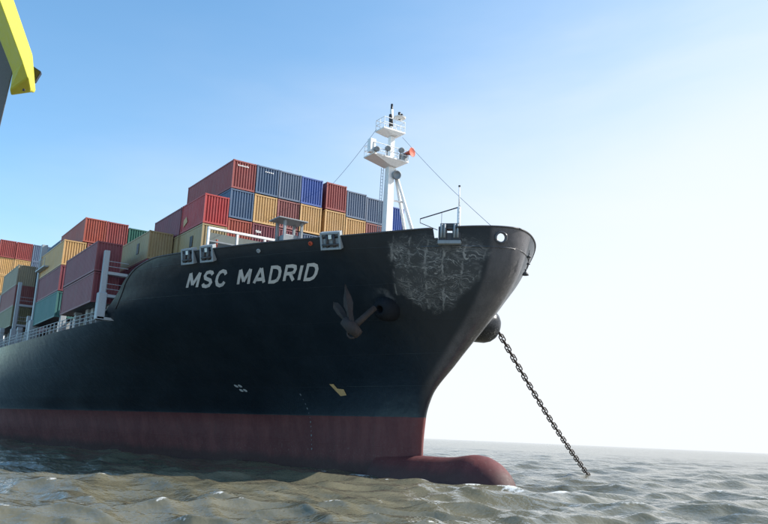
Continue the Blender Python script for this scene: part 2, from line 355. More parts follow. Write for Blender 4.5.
    bp2 = t.nodes.new('ShaderNodeBump'); bp2.inputs['Strength'].default_value = 0.25; bp2.inputs['Distance'].default_value = 0.42; t.links.new(hh, bp2.inputs['Height'])
    t.nodes.remove(b); out = t.nodes['Material Output']
    df = t.nodes.new('ShaderNodeBsdfDiffuse'); t.links.new(mix(t, fm, silt, (0.72, 0.72, 0.70)), df.inputs['Color']); t.links.new(bp2.outputs[0], df.inputs['Normal'])
    gl = t.nodes.new('ShaderNodeBsdfGlossy'); gl.inputs['Roughness'].default_value = 0.09; gl.inputs['Color'].default_value = (1, 1, 1, 1); t.links.new(bp.outputs[0], gl.inputs['Normal'])
    fn = t.nodes.new('ShaderNodeFresnel'); fn.inputs['IOR'].default_value = 1.42; t.links.new(bp.outputs[0], fn.inputs['Normal'])
    ms_ = t.nodes.new('ShaderNodeMixShader'); t.links.new(mth(t, 'MULTIPLY', fn.outputs[0], mth(t, 'SUBTRACT', 1.0, mth(t, 'MULTIPLY', fm, 0.8))), ms_.inputs[0])
    t.links.new(df.outputs[0], ms_.inputs[1]); t.links.new(gl.outputs[0], ms_.inputs[2]); t.links.new(ms_.outputs[0], out.inputs['Surface'])
    me.materials.append(mt)
    o = link(bpy.data.objects.new('water', me)); tag(o, kind='structure')
make_sea()
bed = MB().poly([(-15000, -15000, -14), (15000, -15000, -14), (15000, 15000, -14), (-15000, 15000, -14)], [(0, 1, 2, 3)]).build('seabed', M['deck'])
tag(bed, kind='structure')

# ------------------------------------------------------------------ hull
def pchip(xk, yk, x):
    xk=np.asarray(xk,float);yk=np.asarray(yk,float);x=np.clip(np.asarray(x,float),xk[0],xk[-1])
    h=np.diff(xk);d=np.diff(yk)/h;m=np.zeros_like(yk)
    for i in range(1,len(xk)-1):
        if d[i-1]*d[i]>0:
            w1=2*h[i]+h[i-1];w2=h[i]+2*h[i-1];m[i]=(w1+w2)/(w1/d[i-1]+w2/d[i])
    m[0]=d[0];m[-1]=d[-1]
    i=np.clip(np.searchsorted(xk,x,side='right')-1,0,len(xk)-2)
    t=(x-xk[i])/h[i]
    return (2*t**3-3*t**2+1)*yk[i]+(t**3-2*t**2+t)*h[i]*m[i]+(-2*t**3+3*t**2)*yk[i+1]+(t**3-t**2)*h[i]*m[i+1]
ZL=[-4,0,2.4,4.8,6.5,9,13.2,15.5,17.0,18.6]
XS=[-10.3,-10.3,-10.3,-10.1,-9.35,-6.5,-1.9,-.35,.1,.4]
SK=[0,.3,1,2,3.5,5,7,10,14,19,26,35,46,60,80,104,300]
BK=[[0,.3,.5,.65,.8,.9,1.1,1.3,1.6,2.1,4.1,6.3,8.9,12,16.4,20.2,21.4],
    [0,.35,.55,.75,.9,1.05,1.2,1.5,1.8,2.5,4.6,6.9,9.7,12.8,17,20.8,21.4],
    [0,.35,.6,.8,1.0,1.15,1.35,1.7,2.1,2.9,5.0,7.6,10.6,13.7,18.0,21.1,21.4],
    [0,.4,.65,.9,1.15,1.3,1.6,2.0,2.6,3.5,5.6,8.4,11.5,14.7,18.8,21.3,21.4],
    [0,.4,.75,1.05,1.4,1.7,2.1,2.7,3.5,4.8,7.2,10.2,13.3,16.5,19.8,21.4,21.4],
    [0,.5,.9,1.35,1.9,2.4,3.1,4.1,5.4,7.1,9.8,12.8,15.8,18.6,20.9,21.4,21.4],
    [0,.8,1.5,2.3,3.3,4.2,5.3,6.9,8.9,11.4,15.2,18.7,19.8,20.5,21.3,21.4,21.4],
    [0,.95,1.9,2.9,4.2,5.3,6.6,8.5,10.7,13.2,16.6,19.1,20.3,21.0,21.4,21.4,21.4],
    [0,1.1,2.2,3.4,4.8,6.0,7.5,9.6,11.9,14.3,17.3,19.5,20.8,21.4,21.4,21.4,21.4],
    [0,1.3,2.6,3.9,5.4,6.7,8.3,10.4,12.7,15.1,17.6,19.8,21.0,21.4,21.4,21.4,21.4]]
def stem(z): return pchip(ZL,XS,z)
def halfb(X,z):
    """half breadth of the hull at station X and height z (arrays)"""
    X=np.asarray(X,float);z=np.asarray(z,float);X,z=np.broadcast_arrays(X,z)
    s=np.maximum(stem(z)-X,0)
    q=np.sqrt(s)
    B=np.array([pchip(np.sqrt(SK),b,q) for b in BK])
    sh=z.shape;zf=np.clip(z.ravel(),ZL[0],ZL[-1]);Bf=B.reshape(len(BK),-1)
    out=np.empty(zf.size)
    i=np.clip(np.searchsorted(ZL,zf,side='right')-1,0,len(ZL)-2)
    zl=np.array(ZL);ii=np.arange(zf.size)
    # catmull style through the levels
    h=zl[i+1]-zl[i];t=(zf-zl[i])/h
    d=np.diff(Bf,axis=0)/np.diff(zl)[:,None]
    m=np.zeros_like(Bf);m[0]=d[0];m[-1]=d[-1];m[1:-1]=.5*(d[1:]+d[:-1])
    m[1:-1]=np.where(d[1:]*d[:-1]>0,m[1:-1],0)
    y0=Bf[i,ii];y1=Bf[i+1,ii];m0=m[i,ii];m1=m[i+1,ii]
    out=(2*t**3-3*t**2+1)*y0+(t**3-2*t**2+t)*h*m0+(-2*t**3+3*t**2)*y1+(t**3-t**2)*h*m1
    return np.maximum(out.reshape(sh),0)
def ztop(X): return pchip([-400,-60,-36,-34,-31.5,-29,-26,-21,-10,-3,1.3],[12.9,12.9,12.95,13.8,16.0,17.1,17.6,17.65,17.7,18.0,18.3],X)

ship = empty('container_ship'); tag(ship, 'black container ship with red waterline band, white lettering and a bulbous bow', 'ship')

def zt(x): return float(ztop(np.array([x]))[0])
def hb(x, z): return float(halfb(np.array([x]), np.array([z]))[0])
def build_hull():
    NU, NV = 300, 100
    u = np.linspace(0, 1, NU); v = np.linspace(0, 1, NV)
    XE = -300.0
    xa = 0.4-(0.4-XE)*u**2.2; top = ztop(xa)
    Zg = -4+v[:, None]*(top[None, :]+4)
    xs = stem(Zg); Xg = xs-(xs-XE)*(u**2.2)[None, :]
    Yg = halfb(Xg, Zg)
    aft = np.clip((-Xg-262)/38, 0, 1); Yg = Yg*(1-aft**2*np.clip(0.9-Zg/16, 0, 1))   # stern lines
    Yg[:, 0] = 0
    verts = []; idx = {}
    def vid(side, i, j):
        if j == 0: side = 0
        k = (side, i, j)
        if k not in idx:
            idx[k] = len(verts); verts.append((Xg[i, j], (-1 if side == 0 else 1)*Yg[i, j], Zg[i, j]))
        return idx[k]
    faces = []
    for side in (0, 1):
        for i in range(NV-1):
            for j in range(NU-1):
                cx = Xg[i:i+2, j:j+2].mean(); cz = Zg[i:i+2, j:j+2].mean()
                # cutout for the fairlead on both bulwarks
                if side == 0 and -3.12 < cx < -1.95 and cz > 17.0: continue
                f = (vid(side, i, j), vid(side, i, j+1), vid(side, i+1, j+1), vid(side, i+1, j))
                faces.append(f if side == 0 else f[::-1])
    mb = MB(); mb.v = verts; mb.f = faces
    # transom
    a = [vid(0, i, NU-1) for i in range(NV)]; c = [vid(1, i, NU-1) for i in range(NV)]
    mb.v = verts
    for i in range(NV-1): mb.f.append((a[i], c[i], c[i+1], a[i+1]))
    me = bpy.data.meshes.new('hull'); me.from_pydata(mb.v, [], mb.f)
    bm = bmesh.new(); bm.from_mesh(me)          # round holes of the panama leads: refine, then cut
    hs = [Vector((HOLE[0], -HOLE[1], HOLE[2]))]
    for k in range(3):
        es = {e_ for f in bm.faces if min((f.calc_center_median()-h_).length for h_ in hs) < (1.0, .8, .65)[k] for e_ in f.edges}
        bmesh.ops.subdivide_edges(bm, edges=list(es), cuts=1, use_grid_fill=True)
    bmesh.ops.delete(bm, geom=[f for f in bm.faces if min((f.calc_center_median()-h_).length for h_ in hs) < 0.37], context='FACES')
    bm.to_mesh(me); bm.free()
    me.materials.append(M['hull']); me.shade_smooth()
    o = link(bpy.data.objects.new('hull', me), ship)
    return o
HOLE = (0.02, 1.35, 17.38)
build_hull()
# bulb: rises above the water ahead of the stem
def bulb():
    n = 40; k = 28; mb = MB(); N = 0
    for i in range(n+1):
        s = i/n; x = 0.0-15*s**1.6 if False else -15*s
        e = math.sqrt(max(0, 1-(1-min(1, s*15/3.6))**2.4))    # rounded nose
        hump = math.exp(-((s-0.24)/0.13)**2); rz = (2.52+0.25*hump)*e; ry = (2.0+0.2*hump)*e; zc = -0.66-0.10*(1-e)+0.08*hump
        for j in range(k):
            a = 2*math.pi*j/k; cc, ss = math.cos(a), math.sin(a)
            mb.v.append((x-0.15, ry*math.copysign(abs(cc)**0.9, cc), zc+rz*ss))
    for i in range(n):
        for j in range(k): mb.f.append((i*k+j, i*k+(j+1) % k, (i+1)*k+(j+1) % k, (i+1)*k+j))
    return mb.build('bulbous_bow', M['hull'], ship, smooth=True)
bulb()
# cap rail along the bulwark and the deck sheets
def edge_line(x0, x1, n, off=0.0):
    return [(x, -(hb(x, zt(x))+off), zt(x)) for x in np.linspace(x0, x1, n)]
def mirror(p): return [(x, -y, z) for x, y, z in p]
SP = edge_line(-34, -1.9, 70); S = edge_line(-34, -3.2, 60); S2 = edge_line(-1.9, 0.38, 24)+[(0.42, 0, zt(0.4))]
MB().tube(S, 0.07, 6).build('cap_rail', M['dark'], ship, smooth=True)
MB().tube(mirror(SP), 0.07, 6).build('cap_rail', M['dark'], ship, smooth=True)
MB().tube(S2+mirror(S2)[::-1][1:], 0.07, 6).build('cap_rail', M['dark'], ship, smooth=True)
def deck(name, x0, x1, z, n, inset=0.05):
    mb = MB(); xs = np.linspace(x0, x1, n)
    for x in xs:
        h = max(0.02, hb(x, z)-inset); mb.v += [(x, -h, z), (x, h, z)]
    for i in range(n-1): mb.f.append((2*i, 2*i+1, 2*i+3, 2*i+2))
    return mb.build(name, M['deck'], ship)
deck('forecastle_deck', -30, -0.1, 16.35, 60); deck('main_deck', -300, -30, 12.85, 60)
MB().poly([(x_, s_*(hb(-30.2, z_)-.15), z_) for x_ in (-30.2, -30.0) for z_ in (12.87, 16.34) for s_ in (-1, 1)], [(0, 1, 3, 2), (4, 6, 7, 5), (0, 4, 5, 1), (2, 3, 7, 6), (0, 2, 6, 4), (1, 5, 7, 3)]).build('deck_bulkhead', M['grey'], ship)

# ring of the panama lead (the hole is a real opening)
for s in (-1,):
    MB().torus((HOLE[0]+0.03, s*(HOLE[1]+0.03), HOLE[2]), (0.80, s*0.60, -0.08), 0.38, 0.08, 32, 10).build('panama_lead', M['hull'], ship, smooth=True)

# knuckle strake round the soft nose
def hull_line(pts_xz, r, name, mat, off=0.0):
    MB().tube([(x, -(hb(x, z)+off), z) for x, z in pts_xz], r, 6).build(name, mat, ship, smooth=True)
zk = 16.75; sx = float(stem(np.array([zk]))[0])
kn = [(x, -(hb(x, zk)+0.01), zk) for x in np.linspace(-4.2, sx-0.01, 30)]
MB().tube(kn+mirror(kn)[::-1][1:], 0.05, 6).build('knuckle_strake', M['hull'], ship, smooth=True)

# open roller fairleads standing in the cutouts and on the bulwark
def on_hull_frame(x, z):
    """point on the starboard side with outward normal, forward tangent and up tangent"""
    p = Vector((x, -hb(x, z), z)); px = Vector((x+0.1, -hb(x+0.1, z), z)); pz = Vector((x, -hb(x, z+0.1), z+0.1))
    tx = (px-p).normalized(); tz = (pz-p).normalized(); n = tx.cross(tz).normalized()
    if n.y > 0: n = -n
    return p, n, tx, tz
def frame_box(mb, p, tx, tz, n, a, b):
    pts = []
    for d in (a[2], b[2]):
        for zz in (a[1], b[1]):
            for xx in (a[0], b[0]): pts.append(p+tx*xx+tz*zz+n*d)
    return mb.poly(pts, [(0, 2, 3, 1), (4, 5, 7, 6), (0, 1, 5, 4), (2, 6, 7, 3), (0, 4, 6, 2), (1, 3, 7, 5)])
def fairlead(x, z, w, h, flip=1, pane=False):
    """steel frame with an inner opening"""
    p, n, tx, tz = on_hull_frame(x, z-0.05)
    tz = (tz*0.4+Vector((0, 0, 1))).normalized()
    r = empty('fairlead_frame', p); r.parent = ship
    mb = MB(); q = Vector((0, 0, 0)); t_ = 0.17
    frame_box(mb, q, tx, tz, n, (-w/2, -h/2, -0.25), (-w/2+t_, h/2, 0.22)); frame_box(mb, q, tx, tz, n, (w/2-t_, -h/2, -0.25), (w/2, h/2, 0.22))
    frame_box(mb, q, tx, tz, n, (-w/2+t_, h/2-t_, -0.25), (w/2-t_, h/2, 0.22)); frame_box(mb, q, tx, tz, n, (-w/2+t_, -h/2, -0.25), (w/2-t_, -h/2+t_, 0.22))
    mb.build('rim', M['grey'], r, bevel=0.03)
    m2 = MB(); frame_box(m2, q, tx, tz, n, (-w/2+t_, -h/2+t_, 0.0), (w/2-t_, h/2-t_, 0.05)); m2.build('backing_plate', M['grey'], r)
    for s in (-1, 1):
        c = q+tx*(s*w*0.17)+n*0.17
        MB().tube([c-tz*(h/2-t_), c+tz*(h/2-t_)], 0.10, 10).build('roller', M['dark'], r, smooth=True)
    MB().tube([q+tx*(-w/2+t_)+n*0.2-tz*h*0.22, q+tx*(w/2-t_)+n*0.2-tz*h*0.22], 0.09, 10).build('roller', M['dark'], r, smooth=True)
    if pane:
        m3 = MB(); frame_box(m3, q, tx, tz, n, (-0.12, h*0.12, 0.2), (0.14, h*0.36, 0.26)); m3.build('lamp', M['glass'], r)
    return r
fairlead(-22.35, 17.35, 1.45, 1.35, pane=True); fairlead(-20.35, 17.4, 1.45, 1.4, pane=True); fairlead(-9.6, 17.5, 1.7, 1.35, pane=True)
# the one in the gap: a free standing frame with daylight through its middle
def gap_fairlead(s):
    x = -2.5; p = Vector((x, s*hb(x, 17.05), 17.0)); nx = Vector((0.72, s*0.69, 0)).normalized(); tx = Vector((nx.y, -nx.x, 0))*(-s)
    if tx.x < 0: tx = -tx
    up = Vector((0, 0, 1)); r = empty('fairlead_frame', p); r.parent = ship; q = Vector((0, 0, 0))
    mb = MB(); w = 1.6; h = 1.4
    for a, b_ in (((-w/2, 0.1, -0.3), (-0.2, h*0.82, 0.25)), ((0.2, 0.1, -0.3), (w/2, h*0.82, 0.25)), ((-0.2, 0.1, -0.3), (0.2, h*0.48, 0.25)), ((-0.2, h*0.67, -0.3), (0.2, h*0.82, 0.25)), ((-w*0.43, h*0.82, -0.3), (w*0.43, h, 0.2))):
        frame_box(mb, q, tx, up, nx, a, b_)
    mb.build('rim', M['dark'], r, bevel=0.04)
    for k in (-0.58, -0.36, 0.36, 0.58):
        c = q+tx*k+nx*0.28; MB().tube([c+up*0.3, c+up*1.3], 0.09, 10).build('roller', M['grey'], r, smooth=True)
    m2 = MB(); frame_box(m2, q, tx, up, nx, (-w/2-0.03, -0.16, -0.3), (w/2+0.03, 0.1, 0.36)); m2.build('sill', M['grey'], r, bevel=0.03)
gap_fairlead(-1)

# ship's name: strokes laid on the plating
def hull_pt(x, z, off): return Vector((x, -(hb(x, z)), z))+on_hull_frame(x, z)[1]*off
GL = {'M': (0.95, [[(0, 0), (0, 1)], [(.03, 1), (.475, .18)], [(.475, .18), (.92, 1)], [(.95, 1), (.95, 0)]]), 'S': (0.72, [[(.72, .80), (.60, .95), (.36, 1), (.12, .95), (.02, .76), (.12, .58), (.36, .50), (.60, .42), (.71, .25), (.60, .06), (.36, 0), (.10, .05), (0, .2)]]),
      'C': (0.74, [[(.74, .75), (.62, .94), (.38, 1), (.13, .9), (0, .65), (0, .35), (.13, .1), (.38, 0), (.62, .06), (.74, .25)]]),
      'A': (0.88, [[(0, 0), (.41, 1)], [(.47, 1), (.88, 0)], [(.16, .25), (.72, .25)]]), 'D': (0.76, [[(0, 0), (0, 1), (.40, 1), (.64, .9), (.76, .66), (.76, .34), (.64, .1), (.40, 0), (0, 0)]]),
      'R': (0.74, [[(0, 0), (0, 1), (.45, 1), (.68, .94), (.74, .76), (.68, .57), (.45, .49), (0, .49)], [(.40, .49), (.76, 0)]]), 'I': (0.0, [[(0, 0), (0, 1)]])}
def stroke_mesh(mb, pts, wd, to3, lift):
    # offset polyline with mitred joints, cut in short pieces
    P = [Vector((a, c)) for a, c in pts]; closed = (P[0]-P[-1]).length < 1e-6
    if closed: P = P[:-1]
    n = len(P); Lf = []; Rt = []
    for i in range(n):
        d0 = (P[i]-P[i-1]).normalized() if (i > 0 or closed) else None
        d1 = (P[(i+1) % n]-P[i]).normalized() if (i < n-1 or closed) else None
        if d0 is None: d0 = d1
        if d1 is None: d1 = d0
        nn = Vector((-(d0.y+d1.y), d0.x+d1.x)); L_ = nn.length
        nn = nn/L_ if L_ > 1e-6 else Vector((-d0.y, d0.x))
        k = wd/2/max(0.80, nn.dot(Vector((-d1.y, d1.x))))
        ext = Vector((0, 0))
        Lf.append(P[i]+nn*k+ext); Rt.append(P[i]-nn*k+ext)
    seg = range(n if closed else n-1)
    for i in seg:
        j = (i+1) % n; m_ = max(1, int((P[j]-P[i]).length/0.15))
        for q in range(m_):
            a, c = q/m_, (q+1)/m_
            quad = [Lf[i].lerp(Lf[j], a), Lf[i].lerp(Lf[j], c), Rt[i].lerp(Rt[j], c), Rt[i].lerp(Rt[j], a)]
            mb.poly([to3(w_.x, w_.y, lift) for w_ in quad], [(0, 1, 2, 3)])
# text runs from the aft end of the name forward; corner points measured on the plating
LB0, LB1 = (-24.5, 14.84), (-12.65, 14.88); LT0, LT1 = (-22.9, 16.15), (-11.30, 16.05)
def name_text(txt):
    gap = 0.24; sp = 0.5; w = []
    tot = 0
    for ch in txt:
        cw = sp if ch == ' ' else GL[ch][0]*0.92+0.2; w.append((ch, tot, cw)); tot += cw+gap
    tot -= gap
    for ch, x0, cw in w:
        if ch == ' ': continue
        mb = MB()
        for n_, st in enumerate(GL[ch][1]):
            def to3(a, c, lift):
                s_ = (x0+0.1+a*0.92)/tot; c = 0.1+0.8*c
                xb = LB0[0]+(LB1[0]-LB0[0])*s_; zb = LB0[1]+(LB1[1]-LB0[1])*s_; xt = LT0[0]+(LT1[0]-LT0[0])*s_; zt_ = LT0[1]+(LT1[1]-LT0[1])*s_
                return hull_pt(xb+(xt-xb)*c, zb+(zt_-zb)*c, lift)
            stroke_mesh(mb, st, 0.24, to3, 0.03+0.012*n_)
        mb.build('letter', M['letter'], ship)
name_text('MSC MADRID')

# marks low on the hull
def patch(name, polys, x, z, sc, mat, lift=0.03):
    mb = MB()
    for pl_ in polys: mb.poly([hull_pt(x+a*sc, z+c*sc, lift) for a, c in pl_], [tuple(range(len(pl_)))])
    mb.build(name, mat, ship)
blob = lambda cx, cy, r: [(cx+r*math.cos(k*math.pi/4), cy+r*0.62*math.sin(k*math.pi/4)) for k in range(8)]
patch('thruster_mark', [blob(-.42, .3, .36), blob(.42, .3, .36), blob(-.30, -.34, .36), blob(.52, -.34, .36)], -31.0, 7.2, 0.60, M['letter'])
patch('bulb_mark', [[(-1, .75), (-.25, .75), (-.05, .2), (1.0, .1), (1.05, -.6), (-.1, -.7)]], -18.7, 6.95, 0.68, M['mark'])
for i in range(13):
    z = 6.6-0.4*i
    if z < 1.4: break
    patch('draught_mark', [[(-.16, .16), (.14, .2), (.16, 0.05), (-.05, -.2), (-.16, -.1)]], -23.9-0.03*i, z, 0.5 if i % 3 == 0 else 0.26, M['faded'])
for x, z, mat in ((-11.15, 17.35, 'orange'), (-15.55, 17.15, 'deck_white')):
    p, n, tx, tz = on_hull_frame(x, z)
    MB().lathe(p, n, [(-0.1, 0.17), (0.10, 0.17), (0.13, 0.12), (0.03, 0.10), (0.03, 0.0)], 16).build('bulwark_lamp', M[mat], ship, smooth=False)

# anchor housings
for s in (-1, 1):
    c = Vector((-9.3, s*5.25, 12.75)) if s > 0 else Vector((-8.75, -5.1, 12.75)); ax = Vector((0.42, s*1.0, -0.28))
    g = 1.0 if s > 0 else 0.62
    MB().lathe(c, ax, [(p_*g, q_*g) for p_, q_ in [(-1.6, 1.75), (-0.2, 1.62), (0.55, 1.45), (1.0, 1.2), (1.3, 0.85), (1.42, 0.55), (1.3, 0.45), (0.8, 0.4), (0.3, 0.0)]], 32).build('anchor_housing', M['gloss'] if s > 0 else M['housing'], ship, smooth=True)

# starboard anchor hanging home against the plating
def anchor():
    r = empty('anchor', (-9.0, -7.6, 11.0)); tag(r, 'rusty stockless anchor housed against the black bow plating', 'anchor')
    o = Vector((-9.0, -7.6, 11.0)); nrm = Vector((0.62, -0.78, -0.1)).normalized()
    crown = Vector((-9.15, -7.75, 11.0)); hawse = Vector((-8.45, -6.25, 12.65))
    MB().tube([crown-o, (crown+hawse)/2-o, hawse-o], [0.30, 0.24, 0.22], 8).build('shank', M['rust'], r, smooth=True)
    for tip, prof in ((Vector((-10.15, -7.95, 14.4)), [(0.0, 0.26), (0.3, 0.24), (0.5, 0.40), (0.66, 0.34), (0.85, 0.15), (1.0, 0.03)]), (Vector((-11.45, -8.15, 13.15)), [(0.0, 0.26), (0.4, 0.25), (0.62, 0.33), (0.86, 0.29), (0.95, 0.12), (1.0, 0.04)])):
        base = crown+(tip-crown)*0.06; d = (tip-base); side = d.cross(nrm).normalized(); mb = MB()
        for f, hw in prof:
            c = base+d*f-o
            mb.v += [tuple(c+side*hw), tuple(c+nrm*0.42*(1-f*0.7)), tuple(c-side*hw), tuple(c-nrm*0.14)]
        for i in range(len(prof)-1):
            for k in range(4): mb.f.append((4*i+k, 4*i+(k+1) % 4, 4*i+4+(k+1) % 4, 4*i+4+k))
        mb.f.append((0, 1, 2, 3)); mb.f.append(tuple(4*(len(prof)-1)+k for k in range(4)))
        mb.build('fluke', M['rust'], r)
    side = (hawse-crown).cross(nrm).normalized()
    MB().tube([crown-o-side*0.95-Vector((0, 0, .1)), crown-o, crown-o+side*0.75], [0.36, 0.5, 0.36], 10).build('crown', M['rust'], r, smooth=True)
    MB().torus(crown-o-Vector((0, 0, 0.42)), nrm, 0.34, 0.09).build('shackle', M['rust'], r, smooth=True)
anchor()

# port anchor chain from the housing into the sea
def chain():
    a = Vector((-8.35, 6.1, 12.25)); e = Vector((-17.6, 28.6, -0.8)); L_ = (e-a).length; n = 41
    r = empty('anchor_chain', a); tag(r, 'heavy iron anchor chain slanting from the bow into the sea', 'anchor chain')
    pts = [a+(e-a)*(i/n)+Vector((0, 0, -0.55*math.sin(math.pi*i/n))) for i in range(n+1)]
    # one link: stadium shaped ring with a stud
    p = L_/n; hl = p*0.72; hw = 0.20; rr = 0.055; mb = MB(); ring = []
    for k in range(9): q = -math.pi/2+math.pi*k/8; ring.append((hl-hw+hw*math.cos(q), hw*math.sin(q), 0))
    for k in range(9): q = math.pi/2+math.pi*k/8; ring.append((-(hl-hw)+hw*math.cos(q), hw*math.sin(q), 0))
    m_ = len(ring)
    for i in range(m_):
        c = Vector(ring[i]); tt = (Vector(ring[(i+1) % m_])-Vector(ring[i-1])).normalized(); u = Vector((0, 0, 1)); w = tt.cross(u)
        for k in range(6): q = 2*math.pi*k/6; mb.v.append(tuple(c+(u*math.cos(q)+w*math.sin(q))*rr))
    for i in range(m_):
        for k in range(6): mb.f.append((i*6+k, i*6+(k+1) % 6, ((i+1) % m_)*6+(k+1) % 6, ((i+1) % m_)*6+k))
    mb.tube([(0, -hw, 0), (0, hw, 0)], rr*0.8, 6)
    me = mb.mesh('chain_link', M['chain']); me.shade_smooth()
    for i in range(n):
        c = (pts[i]+pts[i+1])/2; d = (pts[i+1]-pts[i]).normalized(); o = bpy.data.objects.new('chain_link', me); link(o, r)
        q = d.to_track_quat('X', 'Z').to_matrix().to_4x4() @ Matrix.Rotation(D2R(90 if i % 2 else 0)+D2R(38), 4, 'X')
        o.matrix_local = Matrix.Translation(c-a) @ q
chain()

# ------------------------------------------------------------------ foremast and fore deck gear
def foremast():
    r = empty('foremast', (-16.3, -0.15, 16.35)); r.parent = ship
    W = M['white']; b0 = Vector((-16.3, -0.15, 16.35))
    def loc(mb): mb.v = [tuple(Vector(v)-b0) for v in mb.v]; return mb
    z0 = 16.36
    mb = MB(); mb.poly([(-16.7, -.62, z0), (-15.9, -.62, z0), (-15.9, .22, z0), (-16.7, .22, z0), (-16.6, -.45, 27.3), (-16.0, -.45, 27.3), (-16.0, .18, 27.3), (-16.6, .18, 27.3)],
        [(0,3,2,1),(4,5,6,7),(0,1,5,4),(1,2,6,5),(2,3,7,6),(3,0,4,7)]); loc(mb).build('mast_trunk', W, r, bevel=0.04)
    mb = MB().box((-16.5, -.34, 27.9), (-16.05, .12, 30.3)); loc(mb).build('mast_trunk', W, r, bevel=0.03)
    for tx_ in (-15.2, -17.4):
        loc(MB().tube([(tx_, 4.0, z0), (-16.2, .35, 27.2)], 0.15, 10)).build('mast_leg', W, r, smooth=True)
    loc(MB().tube([(-16.3, .2, 24.25), (-16.1, 1.45, 24.25)], 0.09, 8)).build('brace', W, r, smooth=True)
    loc(MB().tube([(-16.3, .2, 21.2), (-16.0, 2.4, 21.2)], 0.09, 8)).build('brace', W, r, smooth=True)
    # lower platform: dished plate bracket
    def platform(zb, zt_, y0, y1, x0, x1, shrink):
        mb = MB(); yc = -0.1; 
        lo = [(-16.8, -.5-shrink), (-15.7, -.5-shrink), (-15.7, .35+shrink), (-16.8, .35+shrink)]
        hi = [(x0, y0), (x1, y0), (x1, y1), (x0, y1)]
        mb.poly([(a, c, zb) for a, c in lo]+[(a, c, zt_-.12) for a, c in hi]+[(a, c, zt_) for a, c in hi],
            [(0,3,2,1),(0,1,5,4),(1,2,6,5),(2,3,7,6),(3,0,4,7),(4,5,9,8),(5,6,10,9),(6,7,11,10),(7,4,8,11),(8,9,10,11)])
        return loc(mb).build('platform', W, r)
    platform(27.3, 27.95, -2.6, 1.25, -17.0, -15.3, .0); platform(30.35, 30.75, -1.5, .9, -17.0, -15.5, -.05)
    def rail(y0, y1, x0, x1, z, n, h=1.0):
        mb = MB(); c = [(x0, y0), (x1, y0), (x1, y1), (x0, y1), (x0, y0)]
        for q in (0.5, 1.0): mb.tube([(a, b_, z+h*q) for a, b_ in c], 0.035, 6)
        for i in range(4):
            for k in range(n):
                a = c[i][0]+(c[i+1][0]-c[i][0])*k/n; b_ = c[i][1]+(c[i+1][1]-c[i][1])*k/n; mb.tube([(a, b_, z), (a, b_, z+h)], 0.035, 6)
        loc(mb).build('guard_rail', W, r)
    rail(-2.55, 1.2, -16.95, -15.35, 27.95, 3); rail(-1.45, .85, -16.95, -15.55, 30.75, 2)
    # topmast, cap plate and lights
    loc(MB().tube([(-16.3, -.15, 30.7), (-16.3, -.2, 33.0)], 0.16, 10)).build('topmast', W, r, smooth=True)
    loc(MB().tube([(-16.3, -.2, 32.6), (-16.3, -.2, 33.55)], [0.13, 0.11], 8)).build('masthead_lamp', M['black'], r, smooth=True)
    loc(MB().tube([(-16.3, -.2, 31.3), (-16.35, -.22, 32.5)], 0.2, 8)).build('lamp_bracket', M['dark'], r, smooth=True)
    mb = MB().lathe((-15.7, .30, 31.95), (0, 0, 1), [(0, .1), (.1, .55), (.2, .6), (.22, 0)], 14); loc(mb).build('lamp_shelf', W, r)
    for dx, dy in ((0.1, .1), (-.1, .5)):
        loc(MB().tube([(-15.7+dx, .1+dy, 32.15), (-15.7+dx, .1+dy, 32.6)], 0.13, 8)).build('signal_lamp', M['black'], r, smooth=True)
    # whistle: red trumpet looking ahead
    mb = MB().lathe((-15.2, 1.3, 28.8), Vector((0.85, 0.25, 0.0)), [(-0.7, .12), (-0.3, .16), (0.05, .26), (0.2, .40), (0.26, .45), (0.24, .40), (0.18, .2), (0.17, 0)], 20)
    loc(mb).build('whistle_horn', M['orange'], r, smooth=True)
    mb = MB().box((-16.2, .75, 28.0), (-15.5, 1.25, 28.75)); loc(mb).build('whistle_base', M['grey'], r, bevel=0.03)
    for p in ((-15.1, -1.25, 28.55), (-15.1, -2.45, 28.2), (-15.1, .25, 28.75)):
        mb = MB().lathe(p, (1, -0.2, -0.25), [(-.3, .12), (-.25, .22), (.15, .26), (.2, .2), (.12, 0)], 14); loc(mb).build('floodlight', M['grey'], r, smooth=True)
        loc(MB().tube([(p[0]-.1, p[1], 27.9), (p[0]-.1, p[1], p[2])], 0.05, 6)).build('lamp_bracket', M['dark'], r)
    mb = MB().box((-15.9, -2.95, 27.95), (-15.4, -2.35, 29.25)); loc(mb).build('equipment_box', W, r, bevel=0.05)
    mb = MB().lathe((-15.75, .28, 26.55), (1, -.3, -.2), [(-.3, .2), (-.2, .42), (.1, .42), (.14, .34), (.05, .3), (.05, 0)], 18); loc(mb).build('floodlight', M['grey'], r, smooth=True)
    loc(MB().tube([(-15.95, .2, 26.9), (-15.75, .28, 26.6)], 0.05, 6)).build('lamp_bracket', M['grey'], r)
    # climbing ladder on the after side edge
    mb = MB()
    for yy in (-0.95, -0.72): mb.tube([(-16.75, yy, 17), (-16.6, yy+.1, 27.2)], 0.03, 5)
    for k in range(34): mb.tube([(-16.75+.15*k/34, -.95+.1*k/34, 17.1+k*.3), (-16.75+.15*k/34, -.72+.1*k/34, 17.1+k*.3)], 0.018, 4)
    loc(mb).build('ladder', M['deck_white'], r)
    for k, (a, e) in enumerate((((-16.3, -1.8, 30.6), (-31.4, 1.75, 29.02)), ((-16.31, 1.15, 30.6), (-2.9, 0.0, 19.3)), ((-2.9, 0, 19.3), (-0.6, 0, 18.2)))):
        a, e = Vector(a), Vector(e)
        loc(MB().tube([a+(e-a)*(i/8)+Vector((0, 0, -.25*math.sin(math.pi*i/8))) for i in range(9)], 0.02, 5)).build('stay_wire', M['grey'], r)
foremast()

